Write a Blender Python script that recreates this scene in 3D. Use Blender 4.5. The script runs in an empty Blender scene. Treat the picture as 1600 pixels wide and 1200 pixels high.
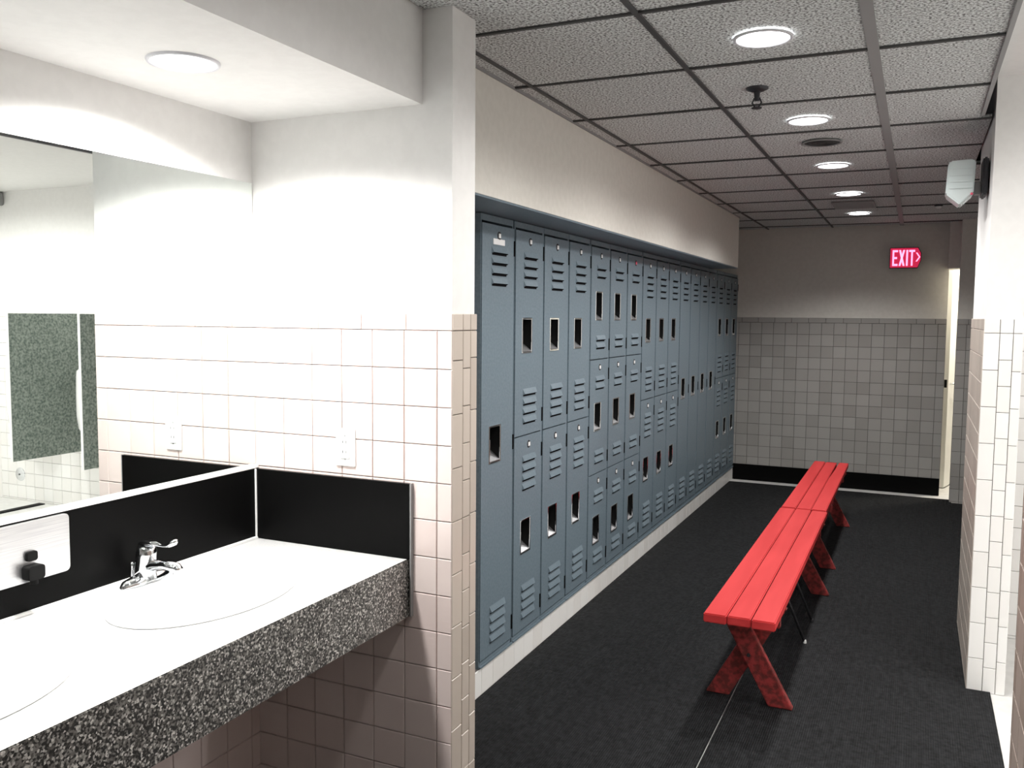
import bpy, bmesh, math, random
from mathutils import Vector, Matrix
random.seed(7)
scene = bpy.context.scene
C = scene.collection
PI = math.pi

# ------------------------------------------------------------------ camera
def look(yaw, pitch, roll):
    cy, sy, cp, sp = math.cos(yaw), math.sin(yaw), math.cos(pitch), math.sin(pitch)
    f = Vector((sy*cp, cy*cp, sp)); r0 = Vector((cy, -sy, 0)); u0 = r0.cross(f)
    r = math.cos(roll)*r0 + math.sin(roll)*u0
    u = -math.sin(roll)*r0 + math.cos(roll)*u0
    return Matrix((r, u, -f)).transposed()
cam = bpy.data.cameras.new('camera')
cam.sensor_width = 36.0; cam.lens = 36.0*1372.13/1600.0; cam.clip_start = 0.02
camo = bpy.data.objects.new('camera', cam); C.objects.link(camo)
camo.matrix_world = Matrix.Translation((0, 0, 1.592)) @ look(-0.430690, -0.077569, 0.0082834).to_4x4()
scene.camera = camo
# ------------------------------------------------------------------ world, exposure
w = bpy.data.worlds.new('world'); scene.world = w; w.use_nodes = True
w.node_tree.nodes['Background'].inputs[0].default_value = (0.02, 0.02, 0.022, 1)
w.node_tree.nodes['Background'].inputs[1].default_value = 1.0
vs = scene.view_settings
vs.view_transform = 'Standard'; vs.look = 'None'; vs.gamma = 1.0; vs.use_curve_mapping = False
vs.exposure = 0.0
# lamp powers (each lamp is made in its own builder below)
P_VANITY = 114.0
P_CORR = {0: 32.0, 1: 54.0, 2: 70.0, 3: 86.0, 4: 88.0, 5: 44.0}
P_REST = 125.0
P_HALL = 135.0
CORR_CONE = {0: 176, 1: 162, 2: 164, 3: 164, 4: 158, 5: 132}   # beam angles in degrees

# ------------------------------------------------------------------ materials
def rgb(r, g, b): return (r, g, b, 1.0)
def mat(name, col, rough=0.6, metal=0.0, spec=0.5, emit=None, estr=0.0):
    m = bpy.data.materials.new(name); m.use_nodes = True
    b = m.node_tree.nodes['Principled BSDF']
    b.inputs['Base Color'].default_value = rgb(*col); b.inputs['Roughness'].default_value = rough
    b.inputs['Metallic'].default_value = metal; b.inputs['Specular IOR Level'].default_value = spec
    if emit:
        b.inputs['Emission Color'].default_value = rgb(*emit); b.inputs['Emission Strength'].default_value = estr
    return m
def nodes(m): return m.node_tree.nodes, m.node_tree.links, m.node_tree.nodes['Principled BSDF']
def noise_col(m, ca, cb, scale, lo=0.4, hi=0.6, detail=2.0, bump=0.0, coord='Object', stretch=None, dist=0.02):
    n, l, b = nodes(m)
    tc = n.new('ShaderNodeTexCoord'); no = n.new('ShaderNodeTexNoise'); ra = n.new('ShaderNodeValToRGB')
    no.inputs['Scale'].default_value = scale; no.inputs['Detail'].default_value = detail
    src = tc.outputs[coord]
    if stretch:
        mp = n.new('ShaderNodeMapping'); mp.inputs['Scale'].default_value = stretch
        l.new(src, mp.inputs['Vector']); src = mp.outputs['Vector']
    l.new(src, no.inputs['Vector']); l.new(no.outputs['Fac'], ra.inputs['Fac'])
    ra.color_ramp.elements[0].position = lo; ra.color_ramp.elements[0].color = rgb(*ca)
    ra.color_ramp.elements[1].position = hi; ra.color_ramp.elements[1].color = rgb(*cb)
    l.new(ra.outputs['Color'], b.inputs['Base Color'])
    if bump:
        bp = n.new('ShaderNodeBump'); bp.inputs['Strength'].default_value = bump; bp.inputs['Distance'].default_value = dist
        l.new(no.outputs['Fac'], bp.inputs['Height']); l.new(bp.outputs['Normal'], b.inputs['Normal'])
    return m
def tile_mat(name, ca, cb, rough=0.3):
    m = mat(name, ca, rough); n, l, b = nodes(m)
    oi = n.new('ShaderNodeObjectInfo'); ra = n.new('ShaderNodeValToRGB')
    ra.color_ramp.elements[0].color = rgb(*ca); ra.color_ramp.elements[1].color = rgb(*cb)
    l.new(oi.outputs['Random'], ra.inputs['Fac']); l.new(ra.outputs['Color'], b.inputs['Base Color'])
    return m
M = {}
M['paint'] = noise_col(mat('painted_plaster', (.8, .79, .77), .75), (.81, .80, .785), (.83, .82, .805), 30)
M['cream'] = noise_col(mat('cream_paint', (.7, .67, .6), .75), (.74, .715, .66), (.77, .745, .69), 30)
M['tile'] = tile_mat('pink_ceramic', (.76, .64, .605), (.82, .71, .675), .28)
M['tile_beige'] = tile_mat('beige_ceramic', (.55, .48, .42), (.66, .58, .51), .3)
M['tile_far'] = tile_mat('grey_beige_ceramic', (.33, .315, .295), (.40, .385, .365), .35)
M['tile_white'] = tile_mat('white_ceramic', (.86, .84, .81), (.91, .90, .88), .3)
M['tile_unlit'] = tile_mat('unlit_brown_ceramic', (.30, .23, .19), (.40, .32, .28), .4)  # unlit tile: the shade is put into this brown
M['grout'] = mat('grey_grout', (.15, .135, .13), .9)
M['grout_dark'] = mat('dark_grout', (.10, .095, .09), .9)
M['floor'] = noise_col(mat('white_floor', (.75, .74, .72), .45), (.74, .73, .71), (.80, .79, .77), 14)
M['black'] = mat('black_laminate', (.0035, .0035, .0035), .38, spec=.06)
M['blackmatte'] = mat('black_matte', (.004, .004, .004), .7, spec=.2)
M['porcelain'] = mat('white_porcelain', (.88, .88, .87), .12)
M['chrome'] = mat('chrome', (.82, .84, .86), .08, 1.0)
M['steel'] = noise_col(mat('brushed_steel', (.72, .72, .73), .38, 1.0), (.66, .66, .68), (.76, .76, .77), 6, stretch=(1, 1, 60))
M['mirror'] = mat('mirror_glass', (.90, .94, .92), .0, 1.0)
M['top_lit'] = noise_col(mat('lamplit_white_granite', (.75, .75, .74), .3), (.45, .44, .43), (.66, .66, .655), 260, lo=.30, hi=.40)  # granite top whitened: the lamp's glare is put into the colour
M['trim'] = mat('white_trim', (.88, .88, .86), .4)
M['plastic'] = mat('white_plastic', (.85, .85, .84), .35)
M['locker'] = noise_col(mat('blue_grey_enamel', (.2, .25, .3), .42), (.135, .182, .217), (.160, .207, .242), 90, bump=.05, dist=.003)
M['slot'] = mat('dark_slot', (.003, .003, .004), .9, spec=.1)
M['red'] = noise_col(mat('red_painted_wood', (.8, .07, .07), .6, spec=.15), (.55, .040, .042), (.62, .052, .054), 9, stretch=(1, .12, 1), bump=.08)
M['red_worn_shade'] = noise_col(mat('worn_shaded_red_wood', (.4, .05, .04), .7), (.13, .018, .015), (.33, .032, .032), 40, bump=.15)  # worn legs, with the shade under the seat put into the colour too
M['tbar_dark'] = mat('dark_tee_bar', (.06, .06, .06), .6)
M['tbar'] = mat('grey_tee_bar', (.30, .30, .30), .6)
M['trimring'] = mat('lamp_trim', (.7, .7, .74), .4)
M['grille'] = mat('dark_grille', (.03, .03, .03), .7)
M['darkmetal'] = mat('dark_metal', (.05, .05, .055), .5, .6)
M['doorpaint'] = mat('white_door_enamel', (.90, .89, .85), .35)
M['number'] = mat('white_number_plate', (.85, .85, .85), .4, emit=None)
M['sticker'] = mat('pink_sticker', (.85, .12, .20), .5)
M['lens'] = mat('lamp_lens', (1, 1, 1), .4, emit=(1, .99, .98), estr=9.0)
M['exitred'] = mat('exit_red_face', (.35, .01, .04), .4, emit=(1, .03, .12), estr=.55)
M['exitletter'] = mat('exit_letters', (.9, .2, .4), .4, emit=(1, .32, .55), estr=1.9)
M['emlens'] = mat('frosted_lens', (.72, .80, .80), .18)
M['screen'] = noise_col(mat('green_grey_panel', (.12, .15, .13), .6), (.11, .145, .125), (.34, .38, .335), 60, detail=4, lo=.35, hi=.65)
# speckled granite
m = M['granite'] = mat('speckled_granite', (.4, .4, .38), .3); n, l, b = nodes(m)
tc = n.new('ShaderNodeTexCoord'); vo = n.new('ShaderNodeTexVoronoi'); vo.inputs['Scale'].default_value = 240
ra = n.new('ShaderNodeValToRGB'); cr = ra.color_ramp
cr.elements[0].position = .0; cr.elements[0].color = rgb(.03, .03, .03); cr.elements[1].position = 1; cr.elements[1].color = rgb(.88, .86, .82)
for p, c in ((.35, (.045, .045, .042)), (.50, (.16, .15, .14)), (.80, (.32, .31, .29))):
    e = cr.elements.new(p); e.color = rgb(*c)
l.new(tc.outputs['Object'], vo.inputs['Vector']); sx = n.new('ShaderNodeSeparateColor')
l.new(vo.outputs['Color'], sx.inputs['Color']); l.new(sx.outputs['Red'], ra.inputs['Fac']); l.new(ra.outputs['Color'], b.inputs['Base Color'])
# acoustic ceiling board
m = M['board'] = mat('acoustic_board', (.5, .5, .48), .9, spec=.1); n, l, b = nodes(m)
tc = n.new('ShaderNodeTexCoord'); no = n.new('ShaderNodeTexNoise'); no.inputs['Scale'].default_value = 130; no.inputs['Detail'].default_value = 3
ra = n.new('ShaderNodeValToRGB'); cr = ra.color_ramp
cr.elements[0].position = .36; cr.elements[0].color = rgb(.15, .15, .15); cr.elements[1].position = .56; cr.elements[1].color = rgb(.79, .815, .81)
l.new(tc.outputs['Object'], no.inputs['Vector']); l.new(no.outputs['Fac'], ra.inputs['Fac']); l.new(ra.outputs['Color'], b.inputs['Base Color'])
bp = n.new('ShaderNodeBump'); bp.inputs['Strength'].default_value = .4; bp.inputs['Distance'].default_value = .004
l.new(no.outputs['Fac'], bp.inputs['Height']); l.new(bp.outputs['Normal'], b.inputs['Normal'])
# ribbed black carpet mat
m = M['mat'] = mat('black_carpet', (.02, .02, .02), .9, spec=.15); n, l, b = nodes(m)
tc = n.new('ShaderNodeTexCoord'); no = n.new('ShaderNodeTexNoise'); no.inputs['Scale'].default_value = 55; no.inputs['Detail'].default_value = 4
ra = n.new('ShaderNodeValToRGB'); cr = ra.color_ramp
cr.elements[0].position = .3; cr.elements[0].color = rgb(.009, .009, .0095); cr.elements[1].position = .7; cr.elements[1].color = rgb(.027, .028, .030)
wv = n.new('ShaderNodeTexWave'); wv.inputs['Scale'].default_value = 38; wv.bands_direction = 'X'
bp = n.new('ShaderNodeBump'); bp.inputs['Strength'].default_value = .6; bp.inputs['Distance'].default_value = .004
l.new(tc.outputs['Object'], no.inputs['Vector']); l.new(tc.outputs['Object'], wv.inputs['Vector'])
l.new(no.outputs['Fac'], ra.inputs['Fac']); l.new(ra.outputs['Color'], b.inputs['Base Color'])
l.new(wv.outputs['Fac'], bp.inputs['Height']); l.new(bp.outputs['Normal'], b.inputs['Normal'])

# ------------------------------------------------------------------ mesh helpers
class MB:
    """collects vertices and faces of one mesh"""
    def __init__(s): s.v = []; s.f = []; s.mi = []
    def add(s, vs_, fs_, mi=0):
        o = len(s.v); s.v += [tuple(p) for p in vs_]
        for f in fs_: s.f.append(tuple(i+o for i in f)); s.mi.append(mi)
        return s
    def box(s, x0, x1, y0, y1, z0, z1, mi=0):
        return s.add([(x0, y0, z0), (x1, y0, z0), (x1, y1, z0), (x0, y1, z0), (x0, y0, z1), (x1, y0, z1), (x1, y1, z1), (x0, y1, z1)],
                     [(0, 3, 2, 1), (4, 5, 6, 7), (0, 1, 5, 4), (1, 2, 6, 5), (2, 3, 7, 6), (3, 0, 4, 7)], mi)
    def prism(s, poly, axis, a0, a1, mi=0):
        """extrude a 2D polygon along axis ('x','y','z')"""
        k = len(poly)
        def P(p, a): return {'x': (a, p[0], p[1]), 'y': (p[0], a, p[1]), 'z': (p[0], p[1], a)}[axis]
        vs_ = [P(p, a0) for p in poly] + [P(p, a1) for p in poly]
        return s.add(vs_, [tuple(range(k))[::-1], tuple(range(k, 2*k))] + [(i, (i+1) % k, k+(i+1) % k, k+i) for i in range(k)], mi)
    def lathe(s, prof, c, seg=32, axis='z', mi=0, sx=1, sy=1, close=False):
        o = []; k = len(prof)
        for i in range(seg):
            a = 2*PI*i/seg; ca, sa = math.cos(a), math.sin(a)
            for r, h in prof:
                p = (r*ca*sx, r*sa*sy, h)
                p = {'z': p, 'x': (p[2], p[0], p[1]), 'y': (p[0], p[2], p[1])}[axis]
                o.append((c[0]+p[0], c[1]+p[1], c[2]+p[2]))
        fs_ = []
        for i in range(seg):
            j = (i+1) % seg
            for t in range(k-1): fs_.append((i*k+t, j*k+t, j*k+t+1, i*k+t+1))
        if close:
            fs_.append(tuple(i*k for i in range(seg))[::-1]); fs_.append(tuple(i*k+k-1 for i in range(seg)))
        return s.add(o, fs_, mi)
    def tube(s, pts, radii, seg=12, mi=0):
        pts = [Vector(p) for p in pts]; rings = []
        ref = Vector((0, 0, 1))
        for i, p in enumerate(pts):
            t = (pts[min(i+1, len(pts)-1)] - pts[max(i-1, 0)]).normalized()
            a = t.cross(ref if abs(t.dot(ref)) < .95 else Vector((0, 1, 0))).normalized(); bb = t.cross(a).normalized()
            r = radii[i] if isinstance(radii, (list, tuple)) else radii
            ra_, rb_ = r if isinstance(r, tuple) else (r, r)
            rings.append([p + a*ra_*math.cos(2*PI*k/seg) + bb*rb_*math.sin(2*PI*k/seg) for k in range(seg)])
        fs_ = []
        for i in range(len(pts)-1):
            for k in range(seg):
                fs_.append((i*seg+k, i*seg+(k+1) % seg, (i+1)*seg+(k+1) % seg, (i+1)*seg+k))
        fs_.append(tuple(range(seg))[::-1]); fs_.append(tuple((len(pts)-1)*seg+k for k in range(seg)))
        return s.add([p for r in rings for p in r], fs_, mi)
    def mesh(s, name, mats, bevel=0.0, seg=2, smooth=False):
        me = bpy.data.meshes.new(name); me.from_pydata(s.v, [], s.f)
        for i, p in enumerate(me.polygons): p.material_index = s.mi[i]
        bm = bmesh.new(); bm.from_mesh(me)
        if bevel:
            bmesh.ops.bevel(bm, geom=list(bm.edges), offset=bevel, segments=seg, affect='EDGES', clamp_overlap=True)
        bmesh.ops.recalc_face_normals(bm, faces=bm.faces); bm.to_mesh(me); bm.free()
        if smooth:
            for p in me.polygons: p.use_smooth = True
        for mm in (mats if isinstance(mats, (list, tuple)) else [mats]): me.materials.append(M[mm] if isinstance(mm, str) else mm)
        return me
def link(name, me, parent=None, loc=(0, 0, 0)):
    o = bpy.data.objects.new(name, me); C.objects.link(o); o.location = loc
    if parent: o.parent = parent
    return o
def build(name, mb, mats, parent=None, bevel=0.0, smooth=False, seg=2):
    """mb in world coordinates; parent origins are subtracted"""
    off = Vector((0, 0, 0)); p = parent
    while p is not None: off += p.location; p = p.parent
    if parent: mb.v = [(a-off.x, b_-off.y, c-off.z) for a, b_, c in mb.v]
    return link(name, mb.mesh(name, mats, bevel, seg, smooth), parent)
def tag(o, label, cat, group=None):
    o['label'] = label; o['category'] = cat
    if group: o['group'] = group
    return o
def thing(name, label, cat, loc, group=None):
    o = bpy.data.objects.new(name, None); C.objects.link(o); o.location = loc; o.empty_display_size = .1
    return tag(o, label, cat, group)
def struct(name, mb, mats, label, cat, bevel=0.0):
    o = build(name, mb, mats, None, bevel); o['kind'] = 'structure'; tag(o, label, cat); return o
def B(*a): return MB().box(*a)

# ------------------------------------------------------------------ key dimensions (metres)
XM, YE, XP, YP = -1.899, 2.176, -1.185, 2.327          # mirror wall, end wall, partition face, partition back
XL, ZPL, ZTOP = -1.600, 0.118, 2.003                    # locker fronts, plinth top, locker tops
YF, ZC, ZR, ZS = 8.735, 2.437, 2.584, 2.182             # far wall, board ceiling, restroom ceiling, soffit
XJ, XJ2, YJ, YJ2 = 0.254, 0.400, 4.159, 4.947           # right jamb wall
PT, TG = 0.1095, 0.0022                                 # tile pitch and grout
ZCAP, ZCAPT = 1.548, 1.597
TD = 0.006                                              # tile thickness

# ------------------------------------------------------------------ tiles
_tc = {}
def tile_mesh(w_, h_, nrm, mname):
    k = (round(w_, 4), round(h_, 4), nrm, mname)
    if k not in _tc:
        d, e = TD, .0016
        # front face inset (pillowed edge), local: u, v, depth
        q = [(0, 0, 0), (w_, 0, 0), (w_, h_, 0), (0, h_, 0), (0, 0, d*.6), (w_, 0, d*.6), (w_, h_, d*.6), (0, h_, d*.6),
             (e, e, d), (w_-e, e, d), (w_-e, h_-e, d), (e, h_-e, d)]
        f = [(0, 1, 5, 4), (1, 2, 6, 5), (2, 3, 7, 6), (3, 0, 4, 7), (4, 5, 9, 8), (5, 6, 10, 9), (6, 7, 11, 10), (7, 4, 8, 11), (8, 9, 10, 11)]
        mp = {'-y': lambda u, v, t: (u, -t, v), '+x': lambda u, v, t: (t, u, v), '-x': lambda u, v, t: (-t, u, v), '+y': lambda u, v, t: (u, t, v)}[nrm]
        _tc[k] = MB().add([mp(*p) for p in q], f).mesh('tile', mname)
    return _tc[k]
def tiles(parent, nrm, plane, rects, mname):
    """rects (u0,u1,v0,v1) on the wall's back plane; u along x or y, v = z"""
    for (u0, u1, v0, v1) in rects:
        if u1-u0 < .008 or v1-v0 < .008: continue
        me = tile_mesh(u1-u0-TG, v1-v0-TG, nrm, mname)
        loc = (u0+TG/2, plane, v0+TG/2) if nrm[1] == 'y' else (plane, u0+TG/2, v0+TG/2)
        link('tile', me, parent, loc)
def grid(u0, u1, v0, v1, ua, va, p=PT):
    """square tiles, joints at ua + k*p and va + k*p, cut at the border"""
    us = [u0] + [ua+k*p for k in range(-200, 200) if u0+.012 < ua+k*p < u1-.012] + [u1]
    vs_ = [v0] + [va+k*p for k in range(-200, 200) if v0+.012 < va+k*p < v1-.012] + [v1]
    return [(a, b_, c, d) for a, b_ in zip(us, us[1:]) for c, d in zip(vs_, vs_[1:])]
def caprow(u0, u1, ua, w_=.1545):
    us = [u0] + [ua+k*w_ for k in range(-100, 100) if u0+.012 < ua+k*w_ < u1-.012] + [u1]
    return [(a, b_, ZCAP, ZCAPT) for a, b_ in zip(us, us[1:])]
def column(u0, u1, v0, v1, va, p):
    vs_ = [v0] + [va+k*p for k in range(-60, 60) if v0+.012 < va+k*p < v1-.012] + [v1]
    return [(u0, u1, c, d) for c, d in zip(vs_, vs_[1:])]

# ================================================================== SETTING
floor = struct('floor', B(-2.3, 4.1, -1.6, 10.4, -.1, 0), 'floor', 'white hard floor showing beyond the edge of the black mats', 'floor')
wl = struct('wall_left', B(XM-.15, XM, -1.4, YE+.006, 0, ZC), ['paint'], 'white wall that carries the large mirror above the vanity', 'wall')
wp = struct('wall_partition', B(-2.06, XP-TD, YE+TD, YP-TD, 0, ZC+.1), ['paint'], 'white partition wall with pink tiles between the vanity and the lockers', 'wall')
# grout bed (paint colour stays above the cap row)
def bed(parent, name, mb, g='grout'): return build(name, mb, g, parent)
bed(wp, 'grout_bed', B(XM, XP-TD+.0012, YE+TD-.0012, YP-TD+.0012, 0, ZCAPT-.004))
tiles(wp, '-y', YE+TD-.001, grid(XM, XP-.0, .0, ZCAP, -1.782, ZCAP), 'tile')
tiles(wp, '-y', YE+TD-.001, caprow(XM, XP, -1.801), 'tile')
w3 = (YE, YE+.062, YE+.109, YP)
for i, (p, va) in enumerate(((.1545, 1.548-.085), (PT, 1.548), (.1545, 1.548-.080))):
    tiles(wp, '+x', XP-TD+.001, column(w3[i], w3[i+1], 0, ZCAP, va, p), 'tile_beige')
    tiles(wp, '+x', XP-TD+.001, [(w3[i], w3[i+1], ZCAP, ZCAPT)], 'tile_beige')
# mirror wall: tiles under the counter
bed(wl, 'grout_bed', B(XM-.001, XM+.0012, .6, YE, 0, .9), 'grout')
tiles(wl, '+x', XM+.001, grid(.95, YE, .02, .88, YE-.04, ZCAP), 'tile')
# corridor left side: wall behind lockers, bulkhead above
struct('wall_corridor_left', B(-2.2, -2.06, YP-.01, YF+.1, 0, ZC+.1), 'cream', 'wall behind the row of lockers', 'wall')
struct('trim_1', B(-2.06, -1.400, YP-.005, 7.62, ZTOP+.012, ZC+.02), 'cream', 'cream bulkhead above the row of lockers', 'bulkhead')
struct('trim_4', B(-2.05, -1.402, YP, 7.615, ZTOP+.004, ZTOP+.0118), 'locker', 'blue-grey metal filler panel under the cream bulkhead', 'filler panel')
# plinth of white tile under the lockers
pl = struct('baseboard_left', B(-2.06, XL-.006, YP-.004, YF, 0, ZPL), 'grout', 'white tiled plinth under the row of lockers', 'plinth')
tiles(pl, '+x', XL-.007, [(YP+k*PT, min(YP+(k+1)*PT, YF-.003), .001, ZPL-.001) for k in range(59) if YP+k*PT < YF-.02], 'tile_white')
# far wall
XDR = .240
wf = struct('wall_far', B(-2.2, XDR, YF+TD, YF+.14, 0, ZC+.1), 'cream', 'far end wall with grey tiled lower half behind the red benches', 'wall')
bed(wf, 'grout_bed', B(XL-.4, XDR-.001, YF+TD-.0012, YF+.1, 0, ZCAPT-.004), 'grout_dark')
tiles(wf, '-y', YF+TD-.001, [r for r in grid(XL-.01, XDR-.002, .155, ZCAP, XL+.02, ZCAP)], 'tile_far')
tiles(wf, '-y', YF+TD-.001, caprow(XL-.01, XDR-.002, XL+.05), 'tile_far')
struct('baseboard_far', B(XL+.004, XDR-.002, YF-.012, YF+.004, .001, .156), 'black', 'black cove base along the foot of the far tiled wall', 'baseboard', .003)
# stub wall to the right of the far door
ws = struct('wall_stub', B(.312+TD, 1.5, 8.44+TD, 8.60, 0, ZC+.1), 'cream', 'short tiled wall stub beside the white far door', 'wall')
bed(ws, 'grout_bed', B(.312+TD-.0012, 1.5, 8.44+TD-.0012, 8.60, 0, ZCAPT-.004), 'grout_dark')
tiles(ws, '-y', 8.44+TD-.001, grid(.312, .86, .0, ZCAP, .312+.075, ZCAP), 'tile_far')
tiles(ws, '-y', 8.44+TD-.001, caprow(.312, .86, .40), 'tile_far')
# right jamb wall
wj = struct('wall_right', B(XJ+TD, XJ2-TD, YJ+TD, YJ2+.15, 0, ZR+.1), 'paint', 'white wall end with tiled lower half at the restroom opening', 'wall')
bed(wj, 'grout_bed', B(XJ+TD-.0012, XJ2-TD+.0012, YJ+TD-.0012, YJ2, 0, ZCAPT-.004))
jx = (XJ, .314, .363, XJ2)
for i, (p, va) in enumerate(((.1545, 1.382), (PT, 1.425), (.1545, 1.378))):
    tiles(wj, '-y', YJ+TD-.001, column(jx[i], jx[i+1], 0, ZCAP-.012, va, p), 'tile_white')
    tiles(wj, '-y', YJ+TD-.001, [(jx[i], jx[i+1], ZCAP-.012, ZCAPT)], 'tile_white')
tiles(wj, '-x', XJ+TD-.001, grid(YJ, YJ2+.15, 0, ZCAP, YJ+.155, ZCAP), 'tile_beige')
tiles(wj, '-x', XJ+TD-.001, caprow(YJ, YJ2+.15, YJ+.155), 'tile_beige')
# near right wall end
YN = 2.45
wn = struct('wall_right_near', B(XJ+TD, XJ2-TD, -1.4, YN-TD, 0, ZR+.1), 'paint', 'near wall end covered in tiles coloured brown for shade at the restroom opening', 'wall')
bed(wn, 'grout_bed', B(XJ+TD-.0012, XJ2-TD+.0012, -1.4, YN-TD+.0012, 0, ZCAPT-.004))
tiles(wn, '-x', XJ+TD-.001, grid(.75, YN, 0, ZCAP, YN-.155, ZCAP), 'tile_unlit')
tiles(wn, '-x', XJ+TD-.001, caprow(.75, YN, YN-.155), 'tile_unlit')
tiles(wn, '+y', YN-TD+.001, grid(XJ, XJ2, 0, ZCAPT, XJ+.061, ZCAP), 'tile_unlit')
# restroom beyond the opening (seen in the mirror)
wr = struct('wall_restroom_back', B(XJ2-.01, 4.0, YJ2+TD, YJ2+.16, 0, ZR+.1), 'paint', 'white restroom wall with tiled lower half behind the urinals', 'wall')
bed(wr, 'grout_bed', B(XJ2, 4.0, YJ2+TD-.0012, YJ2+.1, 0, ZCAPT-.004))
tiles(wr, '-y', YJ2+TD-.001, grid(XJ2, .95, 0, ZCAP, .95, ZCAP) + grid(1.90, 3.30, 0, ZCAP, 1.90, ZCAP), 'tile_white')
tiles(wr, '-y', YJ2+TD-.001, caprow(XJ2, .95, .95) + caprow(1.90, 3.30, 1.95), 'tile_white')
build('tile_field', MB().box(.951, 1.899, YJ2, YJ2+.01, 0, ZCAPT-.001).box(3.301, 3.95, YJ2, YJ2+.01, 0, ZCAPT-.001), 'tile_white', wr)
struct('wall_restroom_right', B(3.95, 4.1, .8, YJ2+.16, 0, ZR+.1), 'paint', 'side wall of the restroom', 'wall')
struct('wall_restroom_front', B(XJ2-.01, 4.1, .75, .9, 0, ZR+.1), 'paint', 'front wall of the restroom', 'wall')
struct('wall_recess_right', B(1.4, 1.5, YJ2+.15, 8.5, 0, ZC+.1), 'cream', 'right wall of the corridor recess', 'wall')
struct('wall_back', B(-2.06, XJ2, -1.5, -1.38, 0, ZC+.1), 'paint', 'wall behind the vanity room', 'wall')
# hall behind the far door
struct('wall_hall_far', B(-.6, 1.6, 10.2, 10.3, 0, ZC+.1), 'paint', 'wall of the hall behind the far door', 'wall')
struct('wall_hall_left', B(-.6, -.5, YF+.13, 10.2, 0, ZC+.1), 'paint', 'left wall of the hall behind the far door', 'wall')
struct('wall_hall_right', B(1.5, 1.6, 8.45, 10.2, 0, ZC+.1), 'paint', 'right wall of the hall behind the far door', 'wall')
struct('trim_2', B(XDR-.01, .40, 8.60, YF+.14, 2.035, ZC+.1), 'cream', 'wall over the far doorway', 'wall')

# soffit over the vanity
struct('trim_3', B(XM, -1.287, -1.4, YE+.008, ZS, ZC+.05), 'paint', 'dropped white soffit above the vanity mirror', 'soffit')
# ceilings
ce = struct('ceiling', B(-2.2, .205, -1.5, YJ2+.15, ZC+.035, ZC+.09).box(-2.2, 1.6, YJ2+.15, 10.4, ZC+.035, ZC+.09), 'slot', 'suspended ceiling of grey speckled boards in a dark grid', 'ceiling')
XG = [-1.400, -1.326, -.747, -.158, .217]
YG = [3.04+.607*k for k in range(-8, 10)]; YG = [-1.38] + [y for y in YG if -1.3 < y < YF-.05] + [YF]
for y0, y1 in zip(YG, YG[1:]):
    xs = list(XG)
    if y0 < YP - .1: xs = [-1.287, -.747, -.158, .217]
    if y1 > YJ+.1: xs = xs[:-1] + ([.258] if y0 < YJ2 else [.43, 1.02, 1.40])
    if y1 > 7.62 and xs[0] == -1.400: xs = [-2.06, -1.923] + xs[1:]
    for x0, x1 in zip(xs, xs[1:]):
        if x1-x0 < .03: continue
        sag = random.uniform(0, .003)
        link('ceiling_board', MB().box(.006, x1-x0-.006, .006, y1-y0-.006, 0, .014).mesh('ceiling_board', 'board'), ce, (x0, y0, ZC+.004-sag))
for x, wd in ((-1.326, .014), (-.747, .016), (-.158, .034)):
    y0 = YP if x < -1.3 else -1.38
    link('tee_bar', B(-wd/2, wd/2, y0, YF, -.001, .006).mesh('tee_bar', 'tbar' if wd > .03 else 'tbar_dark'), ce, (x, 0, ZC-.0034))
for y in YG[1:-1]:
    x0 = -1.40 if y > YP else -1.287
    if y > 7.62: x0 = -2.06
    x1 = .215 if y < YJ else .252 if y < YJ2 else 1.40
    link('tee_bar', B(x0, x1, -.007, .007, -.001, .006).mesh('tee_bar', 'tbar_dark'), ce, (0, y, ZC-.003))
for x0, x1 in ((.43, 1.02), (1.02, 1.40)):
    link('ceiling_board', MB().box(x0+.006, x1-.006, YJ2+.165, YG[YG.index(min(y for y in YG if y > YJ2))]-.006, 0, .014).mesh('ceiling_board', 'board'), ce, (0, 0, ZC+.004))
link('edge_angle', B(.205, .219, -1.38, YJ, -.008, .16).mesh('edge_angle', 'tbar'), ce, (0, 0, ZC-.002))
link('edge_angle', B(-1.402, -1.392, YP, 7.62, -.004, .006).mesh('edge_angle', 'tbar'), ce, (0, 0, ZC-.002))
struct('ceiling_restroom', B(.219, 4.1, -1.5, YJ2+.16, ZR, ZR+.08), 'paint', 'plain white plaster ceiling of the restroom', 'ceiling')

# floor mats
def mat_obj(poly, label):
    o = build('floor_mat', MB().prism(poly, 'z', .0005, .009), 'mat'); return tag(o, label, 'mat', 'black carpet mats on the corridor floor')
YM1 = 8.55
mat_obj([(-.649, -1.3), (-.649, YM1), (XL+.004, YM1), (XL+.004, YP+.002), (XP+.002, YP+.002), (XP+.002, YE-.004), (XM+.01, YE-.004), (XM+.01, -1.3)],
        'black ribbed carpet mat between the lockers and the thin white seam')
mat_obj([(-.642, -1.3), (.252, -1.3), (.252, YN+.004), (.345, YN+.004), (.345, YJ-.004), (.252, YJ-.004), (.252, YJ2+.155), (1.39, YJ2+.155), (1.39, 8.40), (.33, 8.40), (.33, YM1), (-.642, YM1)],
        'black ribbed carpet mat between the thin white seam and the restroom opening')

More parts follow.
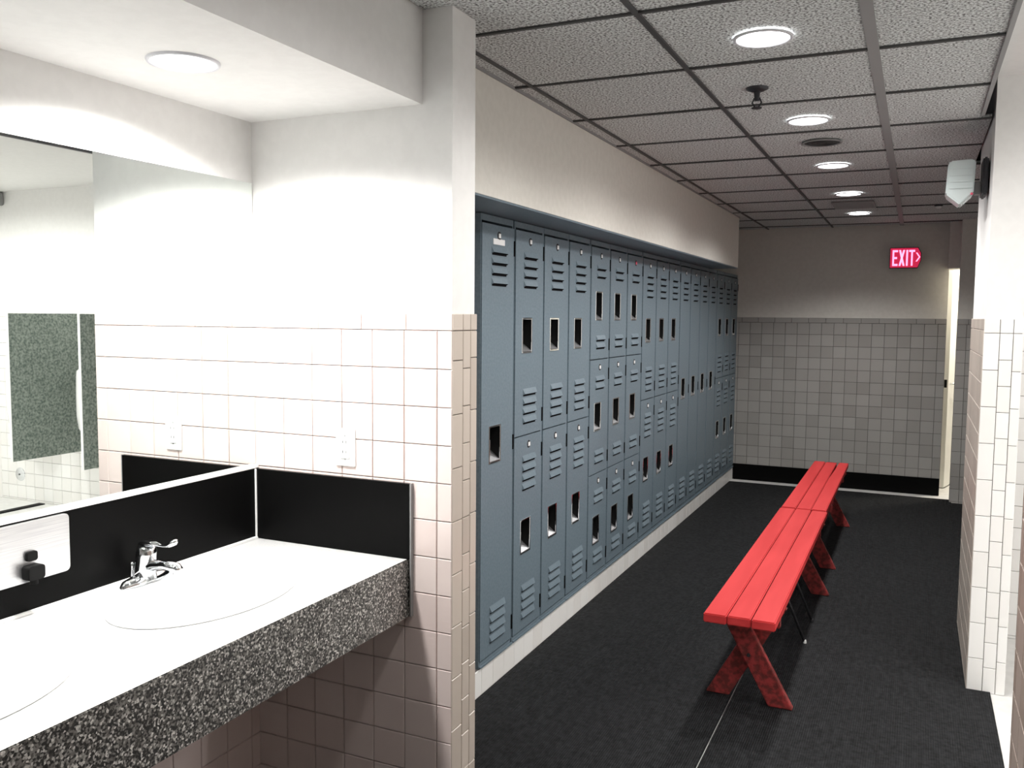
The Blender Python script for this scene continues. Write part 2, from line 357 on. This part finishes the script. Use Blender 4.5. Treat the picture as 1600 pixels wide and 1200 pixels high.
# ================================================================== LIGHTS (real lamps, some added unseen)
def downlight(x, y, z, r, power, cone, blend, label, group, col=(1, .985, .96)):
    t = thing('recessed_downlight', label, 'downlight', (x, y, z), group)
    build('trim_ring', MB().lathe([(r*.95, -.002), (r*.97, -.006), (r*1.06, -.005), (r*1.08, .0)], (x, y, z), 40), 'trimring', t, smooth=True)
    build('lens', MB().lathe([(.0005, -.0045), (r*.5, -.0045), (r*.95, -.002)], (x, y, z), 40), 'lens', t, smooth=True)
    li = bpy.data.lights.new('lamp', 'SPOT'); li.energy = power; li.spot_size = cone; li.spot_blend = blend
    li.shadow_soft_size = r*.8; li.color = col
    lo = bpy.data.objects.new('lamp', li); C.objects.link(lo); lo.parent = t; lo.location = (0, 0, -.02)
    return t
downlight(-1.593, 1.60, ZS, .078, P_VANITY, math.radians(156), .35, 'round recessed downlight in the white soffit above the sinks', 'soffit downlights')
downlight(-1.593, .62, ZS, .078, P_VANITY*.35, math.radians(156), .35, 'round recessed downlight added unseen in the soffit away from the tiled partition', 'soffit downlights')  # unseen lamp, added for more light on the vanity
names = {-1: 'behind the vanity room', 0: 'added unseen to brighten the soffit face', 1: 'between the sprinkler and the vanity partition', 2: 'between the sprinkler and the round speaker',
         3: 'just beyond the round ceiling speaker', 4: 'just before the rectangular air vent', 5: 'just beyond the rectangular air vent, nearest the exit sign'}
for k in (0, 1, 2, 3, 4, 5):  # the nearest one is an added, unseen lamp that brightens the soffit face
    downlight(-.457, 2.79+1.216*(k-1), ZC-.002, .082, P_CORR[k], math.radians(CORR_CONE[k]), .6, 'round recessed downlight ' + names[k], 'corridor ceiling downlights')
for x, y, lb in ((1.3, 3.3, 'in the restroom ceiling by the wall opening'), (2.7, 3.5, 'in the restroom ceiling in front of the urinals'), (2.0, 2.0, 'in the restroom ceiling away from the urinals')):
    downlight(x, y, ZR, .09, P_REST*(.38 if x < 1.5 else 1.1), math.radians(174), .3, 'round recessed downlight ' + lb, 'restroom downlights')
downlight(.66, 9.03, ZC+.034, .09, P_HALL, math.radians(165), .3, 'round recessed downlight added unseen in the hall to brighten the far door', 'added hall lamps', (1, .93, .78))  # unseen lamp, added to brighten the door leaf

# ================================================================== VANITY
ZK, XFR = .880, -1.326
ct = thing('vanity_counter', 'long granite vanity counter with a deep speckled front apron', 'counter', (-1.6, 1.2, ZK), None)
SINKS = [(-1.612, 1.665), (-1.612, .965)]
SAX, SAY = .178, .262
def counter_top():
    mb = MB(); y_cuts = [(1.315, YE-.001), (.6, 1.315)]
    for (cx, cy), (y0, y1) in zip(SINKS, y_cuts):
        x0, x1 = XM+.002, XFR
        angs = sorted(set([2*PI*k/72 for k in range(72)] + [math.atan2(yy-cy, xx-cx) % (2*PI) for xx in (x0, x1) for yy in (y0, y1)]))
        inner, outer = [], []
        for a in angs:
            ca, sa = math.cos(a), math.sin(a)
            rr = 1/math.sqrt((ca/SAX)**2+(sa/SAY)**2)
            inner.append((cx+rr*ca, cy+rr*sa))
            t = min(((x1-cx)/ca if ca > 1e-9 else (x0-cx)/ca if ca < -1e-9 else 9), ((y1-cy)/sa if sa > 1e-9 else (y0-cy)/sa if sa < -1e-9 else 9))
            outer.append((cx+t*ca, cy+t*sa))
        k = len(angs)
        for zt in (ZK,):
            mb.add([(p[0], p[1], zt) for p in inner]+[(p[0], p[1], zt) for p in outer]+[(p[0], p[1], zt-.03) for p in inner],
                   [(i, (i+1) % k, k+(i+1) % k, k+i) for i in range(k)] + [(i, 2*k+i, 2*k+(i+1) % k, (i+1) % k) for i in range(k)])
    mb.add([(XM+.002, .02, ZK), (XFR, .02, ZK), (XFR, .6, ZK), (XM+.002, .6, ZK)], [(0, 1, 2, 3)])
    return mb
build('counter_top', counter_top(), 'top_lit', ct)
build('apron', B(XFR-.022, XFR+.001, .02, YE-.001, .705, ZK-.0008), 'granite', ct, .002)
build('counter_underside', B(XM+.004, XFR-.023, .02, YE-.001, .72, .735), 'granite', ct)
for (cx, cy), lb in zip(SINKS, ('oval white sink basin beside the chrome faucet and the tiled partition', 'oval white sink basin on the far side of the soap dispenser from the tiled partition')):
    t = thing('sink_basin', lb, 'sink', (cx, cy, ZK), 'oval vanity sinks')
    prof = [(1.035, .0015), (1.03, .006), (.985, .008), (.955, .002), (.90, -.035), (.74, -.095), (.42, -.128), (.09, -.134)]
    build('bowl', MB().lathe([(r, h) for r, h in prof], (cx, cy, ZK), 64, sx=SAX, sy=SAY), 'porcelain', t, smooth=True)
    build('drain', MB().lathe([(.001, .004), (.020, .004), (.027, .0)], (cx, cy, ZK-.134), 24), 'chrome', t, smooth=True)
# backsplashes
o = build('backsplash', B(XM+.001, XM+.016, .02, YE-.017, ZK+.001, 1.103), 'black', None, .001); tag(o, 'black laminate backsplash running under the mirror', 'backsplash')
bs2 = thing('side_splash', 'black laminate splash panel on the tiled partition beside the counter', 'backsplash', (-1.6, YE-.008, ZK))
build('panel', B(XM+.0165, -1.317, YE-.016, YE-.001, ZK+.001, 1.103), 'black', bs2, .001)
build('end_trim', B(-1.3165, -1.3125, YE-.015, YE-.001, ZK-.17, 1.104), 'tbar', bs2)
build('corner_caulk', B(XM+.0165, XM+.021, YE-.021, YE-.0165, ZK+.001, 1.103), 'trim', bs2)
o = build('mirror', B(XM+.001, XM+.006, .1, YE-.003, 1.118, 1.995), 'mirror'); tag(o, 'large frameless wall mirror above the vanity counter', 'mirror')
o = build('mirror_ledge', B(XM+.001, XM+.018, .1, YE-.002, 1.1045, 1.1165), 'trim', None, .0015); tag(o, 'thin white ledge strip along the foot of the mirror', 'ledge')
o = build('caulk_strip', B(XM+.0165, XM+.026, .02, YE-.02, ZK+.0008, ZK+.007), 'trim', None); tag(o, 'cream caulk strip where the counter meets the black backsplash', 'caulk')
# soap dispenser plate
XB = XM+.016
t = thing('soap_dispenser', 'steel wall plate with black push button and spout on the backsplash', 'dispenser', (XB, 1.335, .96))
def rrect(y0, y1, z0, z1, r, k=5):
    p = []
    for cy, cz, a0 in ((y1-r, z1-r, 0), (y0+r, z1-r, 90), (y0+r, z0+r, 180), (y1-r, z0+r, 270)):
        for i in range(k+1):
            a = math.radians(a0+90*i/k); p.append((cy+r*math.cos(a), cz+r*math.sin(a)))
    return p
build('face_plate', MB().prism(rrect(1.190, 1.478, .958, 1.101, .012), 'x', XB, XB+.010), 'steel', t, .0015)
sp = build('push_button', MB().prism(rrect(1.357, 1.385, 1.008, 1.031, .006), 'x', XB+.009, XB+.018), 'blackmatte', t, .002)
build('spout', MB().prism(rrect(1.347, 1.390, .966, 1.000, .008), 'x', XB+.009, XB+.036), 'blackmatte', t, .004)
build('spout_nozzle', MB().lathe([(.009, 0), (.009, .012)], (XB+.024, 1.368, .955), 16, close=True), 'blackmatte', t)
# faucet
def faucet(cx, cy, label):
    t = thing('faucet', label, 'faucet', (cx, cy, ZK), 'chrome vanity faucets')
    # base plate: long oval along the wall
    build('base_plate', MB().lathe([(1.0, 0), (1.0, .008), (.9, .018), (.55, .026), (.01, .028)], (cx, cy, ZK), 40, sx=.0245, sy=.082), 'chrome', t, smooth=True)
    build('body', MB().tube([(cx, cy, ZK+.012), (cx, cy, ZK+.04), (cx+.004, cy, ZK+.075), (cx+.010, cy, ZK+.098), (cx+.014, cy, ZK+.106)], [.029, .027, .026, .025, .017], 24), 'chrome', t, smooth=True)
    build('spout', MB().tube([(cx+.005, cy, ZK+.040), (cx+.035, cy, ZK+.052), (cx+.075, cy, ZK+.058), (cx+.108, cy, ZK+.055), (cx+.122, cy, ZK+.046)],
                             [(.021, .016), (.019, .014), (.017, .012), (.016, .012), (.013, .010)], 20), 'chrome', t, smooth=True)
    build('aerator', MB().lathe([(.010, 0), (.012, .018)], (cx+.113, cy, ZK+.030), 20, close=True), 'chrome', t)
    lv = build('lever', MB().tube([(cx-.012, cy, ZK+.103), (cx+.016, cy, ZK+.113), (cx+.045, cy, ZK+.110), (cx+.070, cy, ZK+.108), (cx+.088, cy, ZK+.112), (cx+.104, cy, ZK+.120), (cx+.112, cy, ZK+.126)],
                                  [(.012, .006), (.020, .008), (.012, .006), (.008, .005), (.011, .007), (.012, .008), (.005, .004)], 20), 'chrome', t, smooth=True)
    build('popup_rod', MB().tube([(cx-.028, cy-.018, ZK+.0), (cx-.028, cy-.018, ZK+.042), (cx-.028, cy-.018, ZK+.056)], [.003, .003, .006], 10), 'chrome', t, smooth=True)
faucet(-1.827, 1.665, 'chrome single lever faucet behind the sink beside the tiled partition')
faucet(-1.827, .965, 'chrome single lever faucet behind the sink further from the partition')
# outlet plate
t = thing('wall_outlet', 'white outlet plate on the pink tiled wall above the black splash', 'outlet', (-1.547, YE, 1.193))
build('cover_plate', B(-1.582, -1.512, YE-.007, YE-.0005, 1.136, 1.250), 'plastic', t, .002)
build('receptacle', B(-1.564, -1.530, YE-.010, YE-.0065, 1.160, 1.226), 'plastic', t, .001)
for z in (1.158, 1.228): build('screw', MB().lathe([(.0005, -.0012), (.003, -.001), (.0032, .0)], (-1.547, YE-.007, z), 10, 'y'), 'steel', t)
for z in (1.176, 1.206):
    for dx in (-.006, .006): build('slot', B(-1.547+dx-.001, -1.547+dx+.001, YE-.0103, YE-.0098, z, z+.008), 'slot', t)

# ================================================================== LOCKERS
LW = .328; LY0 = 3.175
TIERS = [1] + [2]*3 + [3]*3 + [2]*3 + [1]*4 + [2]*3
GROUPSTART = {0, 1, 4, 7, 10, 14}; GROUPEND = {0, 3, 6, 9, 13, 16}
DU0, DU1 = .010, .318
LM = {}
def local(mb, name, mats, bevel=0, smooth=False):
    if name not in LM: LM[name] = mb().mesh(name.split('#')[0], mats, bevel, 1, smooth)
    return LM[name]
HW, HH = .104, .150; HU = .133                       # handle cup
def door_mesh(b_, t_, hz):
    mb = MB(); h0, h1 = HU-HW/2, HU+HW/2; z0, z1 = hz-HH/2, hz+HH/2
    mb.box(-.013, 0, DU0, h0, b_, t_); mb.box(-.013, 0, h1, DU1, b_, t_); mb.box(-.013, 0, h0, h1, b_, z0); mb.box(-.013, 0, h0, h1, z1, t_)
    return mb
def louver():
    w_, h_, d = .148, .030, .010; mb = MB()
    v = [(0, -w_/2, h_/2), (0, w_/2, h_/2), (d, w_/2-.004, -h_/2+.006), (d, -w_/2+.004, -h_/2+.006), (0, -w_/2, -h_/2+.001), (0, w_/2, -h_/2+.001)]
    mb.add(v, [(0, 3, 2, 1), (0, 4, 3), (1, 2, 5)], 0); mb.add(v, [(3, 4, 5, 2)], 1)
    mb.add([(.0006, -w_/2+.004, -h_/2-.005), (.0006, w_/2-.004, -h_/2-.005), (.0006, w_/2-.004, -h_/2+.004), (.0006, -w_/2+.004, -h_/2+.004)], [(0, 1, 2, 3)], 1)
    return mb
def cup():
    a, c, d = HW/2-.001, HH/2-.001, .045; mb = MB()
    q = [(0, -a, -c), (0, a, -c), (0, a, c), (0, -a, c), (-d, -a, -c), (-d, a, -c), (-d, a, c), (-d, -a, c)]
    mb.add(q, [(4, 5, 6, 7), (0, 1, 5, 4), (1, 2, 6, 5), (2, 3, 7, 6), (3, 0, 4, 7)]); return mb
def lip():
    a = HW/2-.003
    return MB().prism([(-a, 0), (a, 0), (a, .012), (-a, .012)], 'z', 0, .001) and MB().add(
        [(-.043, -a, .040), (-.043, a, .040), (.002, a, .004), (.002, -a, .004), (-.043, -a, 0), (-.043, a, 0), (.002, a, 0), (.002, -a, 0)],
        [(0, 1, 2, 3), (4, 7, 6, 5), (3, 2, 6, 7), (0, 3, 7, 4), (1, 5, 6, 2), (0, 4, 5, 1)])
def frame():
    a, c, t_ = HW/2+.005, HH/2+.005, .008; mb = MB()
    mb.box(-.001, .004, -a, -a+t_, -c, c); mb.box(-.001, .004, a-t_, a, -c, c); mb.box(-.001, .004, -a+t_, a-t_, -c, -c+t_); mb.box(-.001, .004, -a+t_, a-t_, c-t_, c); return mb
def plate():
    return MB().lathe([(.0005, .002), (.017, .002), (.018, 0)], (0, 0, 0), 16, 'x', 0).box(.0015, .004, -.010, .010, -.009, .009, 1)
ORD = ['first', 'second', 'third', 'fourth', 'fifth', 'sixth', 'seventh']
def locker_label(i):
    if i == 0: return 'lone single-door grey locker beside the tiled partition'
    if i < 4: return f'two-tier grey locker, {ORD[i-1]} of three after the lone single-door locker'
    if i < 7: return f'three-tier grey locker, {ORD[i-4]} of the three ' + ('counted from the partition' if i < 6 else 'with a pink tag on its top door')
    if i < 10: return f'two-tier grey locker, {ORD[i-7]} of three after the three-tier lockers'
    if i < 14: return f'tall single-door grey locker, {ORD[i-10]} of four in a row towards the far wall'
    return f'two-tier grey locker, {ORD[i-14]} of the three ending at the far wall'
for i, tiers in enumerate(TIERS):
    y0 = LY0+i*LW
    L = thing('locker', locker_label(i), 'locker', (XL, y0, ZPL), 'row of grey lockers')
    g0 = .007 if i in GROUPSTART else .0006; g1 = .007 if i in GROUPEND else .0006
    ht = ZTOP-ZPL; T, Bt = 1.969-ZPL, .147-ZPL
    cuts = {1: [T, Bt], 2: [T, 1.051-ZPL, Bt], 3: [T, 1.355-ZPL, .715-ZPL, Bt]}[tiers]
    mb = MB(); xb, xf = -.45, -.006
    mb.box(xb, xf, g0, g0+.009, 0, ht); mb.box(xb, xf, LW-g1-.009, LW-g1, 0, ht); mb.box(xb, xb+.004, g0, LW-g1, 0, ht)
    mb.box(xb, xf+.001, g0+.009, LW-g1-.009, 0, Bt-.004); mb.box(xb, xf+.001, g0+.009, LW-g1-.009, T+.008, ht)
    for zc in cuts[1:-1]: mb.box(xb, -.035, g0+.009, LW-g1-.009, zc-.010, zc+.010)
    link('body', mb.mesh('body', 'locker'), L)
    if i in GROUPSTART or True:
        link('kick_lip', local(lambda: B(-.002, .006, .004, LW-.004, .004, .012), 'kick_lip', 'locker'), L)
    for d in range(tiers):
        t_, b_ = cuts[d]-.003, cuts[d+1]+.003
        hz = {1: 1.052-ZPL, 2: t_-.462 if d == 0 else t_-.462, 3: t_-.316}[tiers]
        D = link('door', local(lambda: door_mesh(b_, t_, hz), f'door#{tiers}{d}', 'locker', 0), L)
        top = {1: 4, 2: 4, 3: 2}[tiers]
        for k in range(top):
            link('louver', local(louver, 'louver', ['locker', 'slot']), D, (0, .170, t_-.104-k*.0425))
        lo0 = {1: .195, 2: .195, 3: .115}[tiers]
        for k in range(top):
            link('louver', LM['louver'], D, (0, .170, b_+lo0-k*.0425))
        link('handle_frame', local(frame, 'handle_frame', 'chrome', .0012), D, (0, HU, hz))
        link('handle_cup', local(cup, 'handle_cup', 'blackmatte'), D, (0, HU, hz))
        link('handle_lip', local(lip, 'handle_lip', 'steel'), D, (0, HU, hz-HH/2+.001))
        link('latch', local(lambda: B(-.020, -.002, -.005, .005, -.035, .035), 'latch', 'steel', .002), D, (0, HU-HW/2+.014, hz-.012))
        link('number_plate', local(plate, 'number_plate', ['darkmetal', 'number']) if i != 6 or d else plate().mesh('number_plate', ['darkmetal', 'sticker']), D, (0, .168, t_-.042))
        if i == 0: link('name_strip', local(lambda: B(.0, .002, -.055, .055, -.012, .012), 'name_strip', 'number'), D, (0, .165, t_-.068))
        for zz in ((t_-.085, b_+.075) if tiers > 1 else (t_-.085, (t_+b_)/2-.02, b_+.075)):
            link('hinge', local(lambda: B(-.004, .004, -.005, .005, -.033, .033), 'hinge', 'slot', .001), D, (0, DU1+.001, zz))

# ================================================================== BENCHES
def bench(x0, x1, y0, y1, legs, label, gap=0.0005):
    zt, th = .450, .036; xc = (x0+x1)/2
    t = thing('bench', label, 'bench', (xc, (y0+y1)/2, 0), 'red wooden benches')
    pw = (x1-x0)/3
    for k in range(3):
        a, bb = x0+k*pw+.0018, x0+(k+1)*pw-.0018
        e0, e1 = random.uniform(0, .006), random.uniform(0, .006)
        dz = random.uniform(-.002, .001)
        cut = gap if k == 2 else 0
        build('plank', MB().prism([(a, y0+e0), (bb, y0+e0), (bb, y1-e1), (a+cut, y1-e1), (a+cut*.8, y1-.35), (a, y1-.75)], 'z', zt-th+dz, zt+dz), 'red', t, .004)
    hw = (x1-x0)/2
    for ly in legs:
        build('cleat', B(x0+.012, x1-.012, ly-.045, ly-.009, zt-th-.06, zt-th-.003), 'red_worn_shade', t, .003)
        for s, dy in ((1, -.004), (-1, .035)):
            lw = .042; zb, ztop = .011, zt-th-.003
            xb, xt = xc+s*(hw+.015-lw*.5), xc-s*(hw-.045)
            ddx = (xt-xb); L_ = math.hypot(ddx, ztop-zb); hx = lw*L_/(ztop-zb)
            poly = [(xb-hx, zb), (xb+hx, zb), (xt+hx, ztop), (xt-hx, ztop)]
            build('leg', MB().prism(poly, 'y', ly+dy, ly+dy+.036), 'red_worn_shade', t, .003)
        build('bolt', MB().lathe([(.0005, -.006), (.007, -.005), (.008, 0)], (xc, ly-.004, zt*.47), 12, 'y'), 'darkmetal', t)
    return t
nb = bench(-.711, -.437, 3.340, 5.452, (3.60, 5.22), 'red wooden plank bench with crossed legs, standing closer to the vanity partition')
for yy in (4.40, 4.73):
    rod = build('support_rod', MB().tube([(-.600, yy-.02, .412), (-.436, yy, .012)], .0065, 10), 'darkmetal', nb, smooth=True)
    build('rod_foot', MB().lathe([(.008, 0), (.008, .008), (.006, .016)], (-.436, yy, .0095), 14, close=True), 'trim' if yy < 4.5 else 'darkmetal', rod)
bench(-.706, -.446, 5.462, 7.365, (5.80, 7.05), 'red wooden plank bench with an open plank gap, standing closer to the far wall', .012)

# ================================================================== CEILING FITTINGS, SIGN, EMERGENCY LIGHT
t = thing('fire_sprinkler', 'dark pendant fire sprinkler hanging from the corridor ceiling boards', 'sprinkler', (-.571, 3.39, ZC))
sx_, sy_ = -.571, 3.39
build('escutcheon', MB().lathe([(.001, -.012), (.022, -.012), (.040, -.004), (.042, .004)], (sx_, sy_, ZC), 24), 'darkmetal', t, smooth=True)
build('stem', MB().lathe([(.009, -.045), (.012, -.01)], (sx_, sy_, ZC), 16, close=True), 'darkmetal', t)
for s in (-1, 1): build('frame_arm', MB().tube([(sx_+s*.009, sy_, ZC-.035), (sx_+s*.017, sy_, ZC-.052), (sx_+s*.006, sy_, ZC-.070)], .0035, 8), 'darkmetal', t)
build('deflector', MB().lathe([(.001, -.073), (.019, -.073), (.019, -.070), (.001, -.069)], (sx_, sy_, ZC), 16), 'darkmetal', t)
t = thing('ceiling_speaker', 'round dark grille flush in the corridor ceiling between two downlights', 'speaker', (-.450, 4.53, ZC))
build('rim', MB().lathe([(.088, .0), (.094, -.006), (.086, -.008), (.082, -.003)], (-.45, 4.53, ZC), 36), 'tbar', t, smooth=True)
build('grille', MB().lathe([(.0005, -.004), (.06, -.004), (.084, -.003)], (-.45, 4.53, ZC), 36), 'grille', t, smooth=True)
for r in (.025, .05, .07): build('grille_ring', MB().lathe([(r-.003, -.0035), (r, -.007), (r+.003, -.0035)], (-.45, 4.53, ZC), 36), 'grille', t)
t = thing('air_vent', 'rectangular slatted air vent in the corridor ceiling near the exit sign', 'vent', (-.46, 7.05, ZC))
x0, x1, y0, y1 = -.605, -.315, 6.86, 7.24
build('frame', MB().box(x0, x1, y0, y0+.03, ZC-.010, ZC-.001).box(x0, x1, y1-.03, y1, ZC-.010, ZC-.001).box(x0, x0+.03, y0+.03, y1-.03, ZC-.010, ZC-.001).box(x1-.03, x1, y0+.03, y1-.03, ZC-.010, ZC-.001), 'tbar', t)
build('backing', B(x0+.03, x1-.03, y0+.03, y1-.03, ZC-.003, ZC-.001), 'slot', t)
for k in range(5):
    yy = y0+.06+k*.062
    build('slat', MB().add([(x0+.03, yy, ZC-.003), (x1-.03, yy, ZC-.003), (x1-.03, yy+.03, ZC-.011), (x0+.03, yy+.03, ZC-.011), (x0+.03, yy+.002, ZC-.002), (x1-.03, yy+.002, ZC-.002), (x1-.03, yy+.032, ZC-.010), (x0+.03, yy+.032, ZC-.010)],
                            [(0, 1, 2, 3), (4, 7, 6, 5), (0, 4, 5, 1), (2, 6, 7, 3), (0, 3, 7, 4), (1, 5, 6, 2)]), 'tbar', t)
t = thing('smoke_detector', 'small dark domed detector on the ceiling near the exit sign', 'detector', (.11, 7.3, ZC))
build('base', MB().lathe([(.030, 0), (.030, -.008), (.022, -.012)], (.11, 7.3, ZC), 20), 'darkmetal', t, smooth=True)
build('dome', MB().lathe([(.022, -.011), (.018, -.022), (.008, -.027), (.0005, -.028)], (.11, 7.3, ZC), 20), 'plastic', t, smooth=True)
# exit sign
EX, EY, EZ = -.118, YF-.10, 2.135
t = thing('exit_sign', 'glowing red EXIT sign with right arrow on the far wall', 'sign', (EX, EY, EZ))
build('housing', MB().prism([(EX-.130, EZ-.091), (EX+.103, EZ-.091), (EX+.130, EZ-.022), (EX+.130, EZ+.042), (EX+.103, EZ+.093), (EX-.130, EZ+.093)], 'y', EY+.004, EY+.05), 'darkmetal', t, .003)
build('mounting_arm', B(EX-.02, EX+.02, EY+.048, YF+.0045, EZ-.03, EZ+.03), 'darkmetal', t, .003)
build('face', MB().prism([(EX-.124, EZ-.085), (EX+.100, EZ-.085), (EX+.124, EZ-.02), (EX+.124, EZ+.04), (EX+.100, EZ+.087), (EX-.124, EZ+.087)], 'y', EY, EY+.005), 'exitred', t)
def letter(name, polys):
    mb = MB()
    for p in polys: mb.prism([(EX+a, EZ+c) for a, c in p], 'y', EY-.004, EY-.0003)
    build(name, mb, 'exitletter', t)
def rc(a, b_, c, d): return [(a, c), (b_, c), (b_, d), (a, d)]
h = .070
letter('letter_e', [rc(-.106, -.092, -h, h), rc(-.092, -.062, -h, -h+.018), rc(-.092, -.062, h-.018, h), rc(-.092, -.068, -.009, .009)])
letter('letter_x', [[(-.054, -h), (-.038, -h), (-.004, h), (-.020, h)], [(-.020, -h), (-.004, -h), (-.038, h), (-.054, h)]])
letter('letter_i', [rc(.006, .021, -h, h)])
letter('letter_t', [rc(.029, .077, h-.018, h), rc(.046, .060, -h, h-.018)])
letter('arrow', [[(.084, .045), (.096, .045), (.121, .006), (.109, .006)], [(.109, .006), (.121, .006), (.096, -.033), (.084, -.033)]])
# emergency light on the right jamb wall
ez, ey = 2.215, 4.42
t = thing('emergency_light', 'white faceted emergency light bracketed to the right wall end', 'emergency light', (XJ, ey, ez))
build('back_plate', B(XJ-.022, XJ-.0006, ey-.09, ey+.09, ez-.085, ez+.075), 'darkmetal', t, .006)
build('bracket', B(XJ-.052, XJ-.021, ey-.03, ey+.03, ez-.075, ez-.02), 'tbar', t, .004)
hx0, hx1 = .095, .205
build('housing', MB().prism([(hx0-.004, ez-.075), (hx0+.055, ez-.125), (hx1-.004, ez-.075), (hx1, ez+.065), (hx1-.01, ez+.072), (hx0+.010, ez+.068), (hx0+.002, ez+.058)], 'y', ey-.075, ey+.075), 'emlens', t, .006)
for k in range(4): build('lens_rib', B(hx0+.008, hx1-.008, ey-.079, ey-.0745, ez-.055+k*.028, ez-.043+k*.028), 'emlens', t, .002)
build('indicator', MB().lathe([(.0005, -.005), (.005, -.004), (.006, 0)], (hx1-.012, ey-.074, ez-.078), 12, 'y'), 'sticker', t)
# far door, standing ajar
dl = Vector((.243, 9.14, 0)); dh = Vector((.46, 9.94, 0)); dv = (dh-dl); dlen = dv.length; dv.normalize(); dn = Vector((dv.y, -dv.x, 0))
t = thing('door_leaf', 'white door standing ajar beside the far tiled wall', 'door', dl)
def dpt(a, n_, z): p = dl+dv*a+dn*n_; return (p.x, p.y, z)
def dbox(a0, a1, n0, n1, z0, z1):
    return MB().add([dpt(a0, n0, z0), dpt(a0, n1, z0), dpt(a1, n1, z0), dpt(a1, n0, z0), dpt(a0, n0, z1), dpt(a0, n1, z1), dpt(a1, n1, z1), dpt(a1, n0, z1)],
                    [(0, 3, 2, 1), (4, 5, 6, 7), (0, 1, 5, 4), (1, 2, 6, 5), (2, 3, 7, 6), (3, 0, 4, 7)])
build('leaf', dbox(0, dlen, 0, .046, .012, 2.10), 'doorpaint', t, .002)
build('latch_plate', dbox(-.002, .001, .010, .034, .955, 1.03), 'blackmatte', t)
hd = build('handle', MB().tube([dpt(.06, .001, .99), dpt(.06, -.045, .99), dpt(.10, -.052, .99), dpt(.17, -.052, .988)], .010, 12), 'chrome', t, smooth=True)
build('handle', MB().tube([dpt(.06, .045, .99), dpt(.06, .085, .99), dpt(.10, .092, .99), dpt(.17, .092, .988)], .010, 12), 'chrome', t, smooth=True)

# ================================================================== RESTROOM THINGS (seen in the mirror)
def screen(x, label):
    t = thing('urinal_screen', label, 'screen', (x, 4.64, 1.03), 'urinal screens')
    build('panel', B(x-.012, x+.012, 4.335, YJ2-.004, .475, 1.580), 'screen', t, .003)
    build('edge_trim', B(x-.0125, x+.0125, 4.331, 4.336, .474, 1.581), 'trim', t, .002)
    for z in (.62, 1.42): build('wall_bracket', B(x-.022, x+.022, YJ2-.03, YJ2-.0005, z-.04, z+.04), 'chrome', t, .003)
def urinal(x, label):
    t = thing('urinal', label, 'urinal', (x, 4.8, .6), 'white urinals')
    yb = YJ2-.001
    prof = [(.60, .09, .10), (.615, .13, .18), (.65, .165, .25), (.70, .18, .29), (.80, .185, .305), (.95, .185, .305), (1.10, .185, .30), (1.145, .18, .295), (1.16, .165, .28)]
    mb = MB(); rings = []
    for z, hw, dp in prof:
        rings.append([(x+hw*math.cos(PI*k/14), yb-dp*math.sin(PI*k/14)**.6, z) for k in range(15)])
    v = [p for r in rings for p in r]; f = []
    for a in range(len(rings)-1):
        for k in range(14): f.append((a*15+k, a*15+k+1, (a+1)*15+k+1, (a+1)*15+k))
        f.append((a*15+14, a*15, (a+1)*15, (a+1)*15+14))
    f.append(tuple(range(15))[::-1]); f.append(tuple((len(rings)-1)*15+k for k in range(15)))
    build('bowl', mb.add(v, f), 'porcelain', t, smooth=True)
    build('flush_pipe', MB().tube([(x, yb-.05, 1.155), (x, yb-.05, 1.30), (x, yb-.005, 1.315)], .012, 12), 'chrome', t, smooth=True)
screen(1.55, 'dark green-grey hanging screen panel beside the tiled partition corner in the mirror')
screen(2.30, 'dark green-grey hanging screen panel reflected between two white urinals')
urinal(1.92, 'white wall urinal between the two dark screen panels')
urinal(2.72, 'white wall urinal beyond both dark screen panels')
t = thing('cleanout_cover', 'round chrome cleanout cover low on the restroom tiles', 'cover', (3.06, YJ2, .22))
build('disc', MB().lathe([(.0005, -.010), (.052, -.008), (.058, -.001)], (3.06, YJ2, .22), 28, 'y'), 'chrome', t, smooth=True)
build('screw', MB().lathe([(.0005, -.014), (.007, -.013), (.008, -.009)], (3.06, YJ2, .22), 12, 'y'), 'darkmetal', t)
o = build('urinal_mat', B(2.72, 2.79, 4.35, 4.91, .0005, .008), 'blackmatte', None, .001); tag(o, 'narrow black rubber strip on the white restroom floor', 'mat')
t = thing('wall_light_box', 'grey box fixture high on the restroom wall by the ceiling', 'fixture', (3.35, YJ2-.06, 2.5))
build('box', B(3.15, 3.60, YJ2-.12, YJ2-.0005, 2.47, 2.575), 'tbar', t, .006)
build('cover', B(3.17, 3.58, YJ2-.126, YJ2-.119, 2.485, 2.56), 'trimring', t, .002)
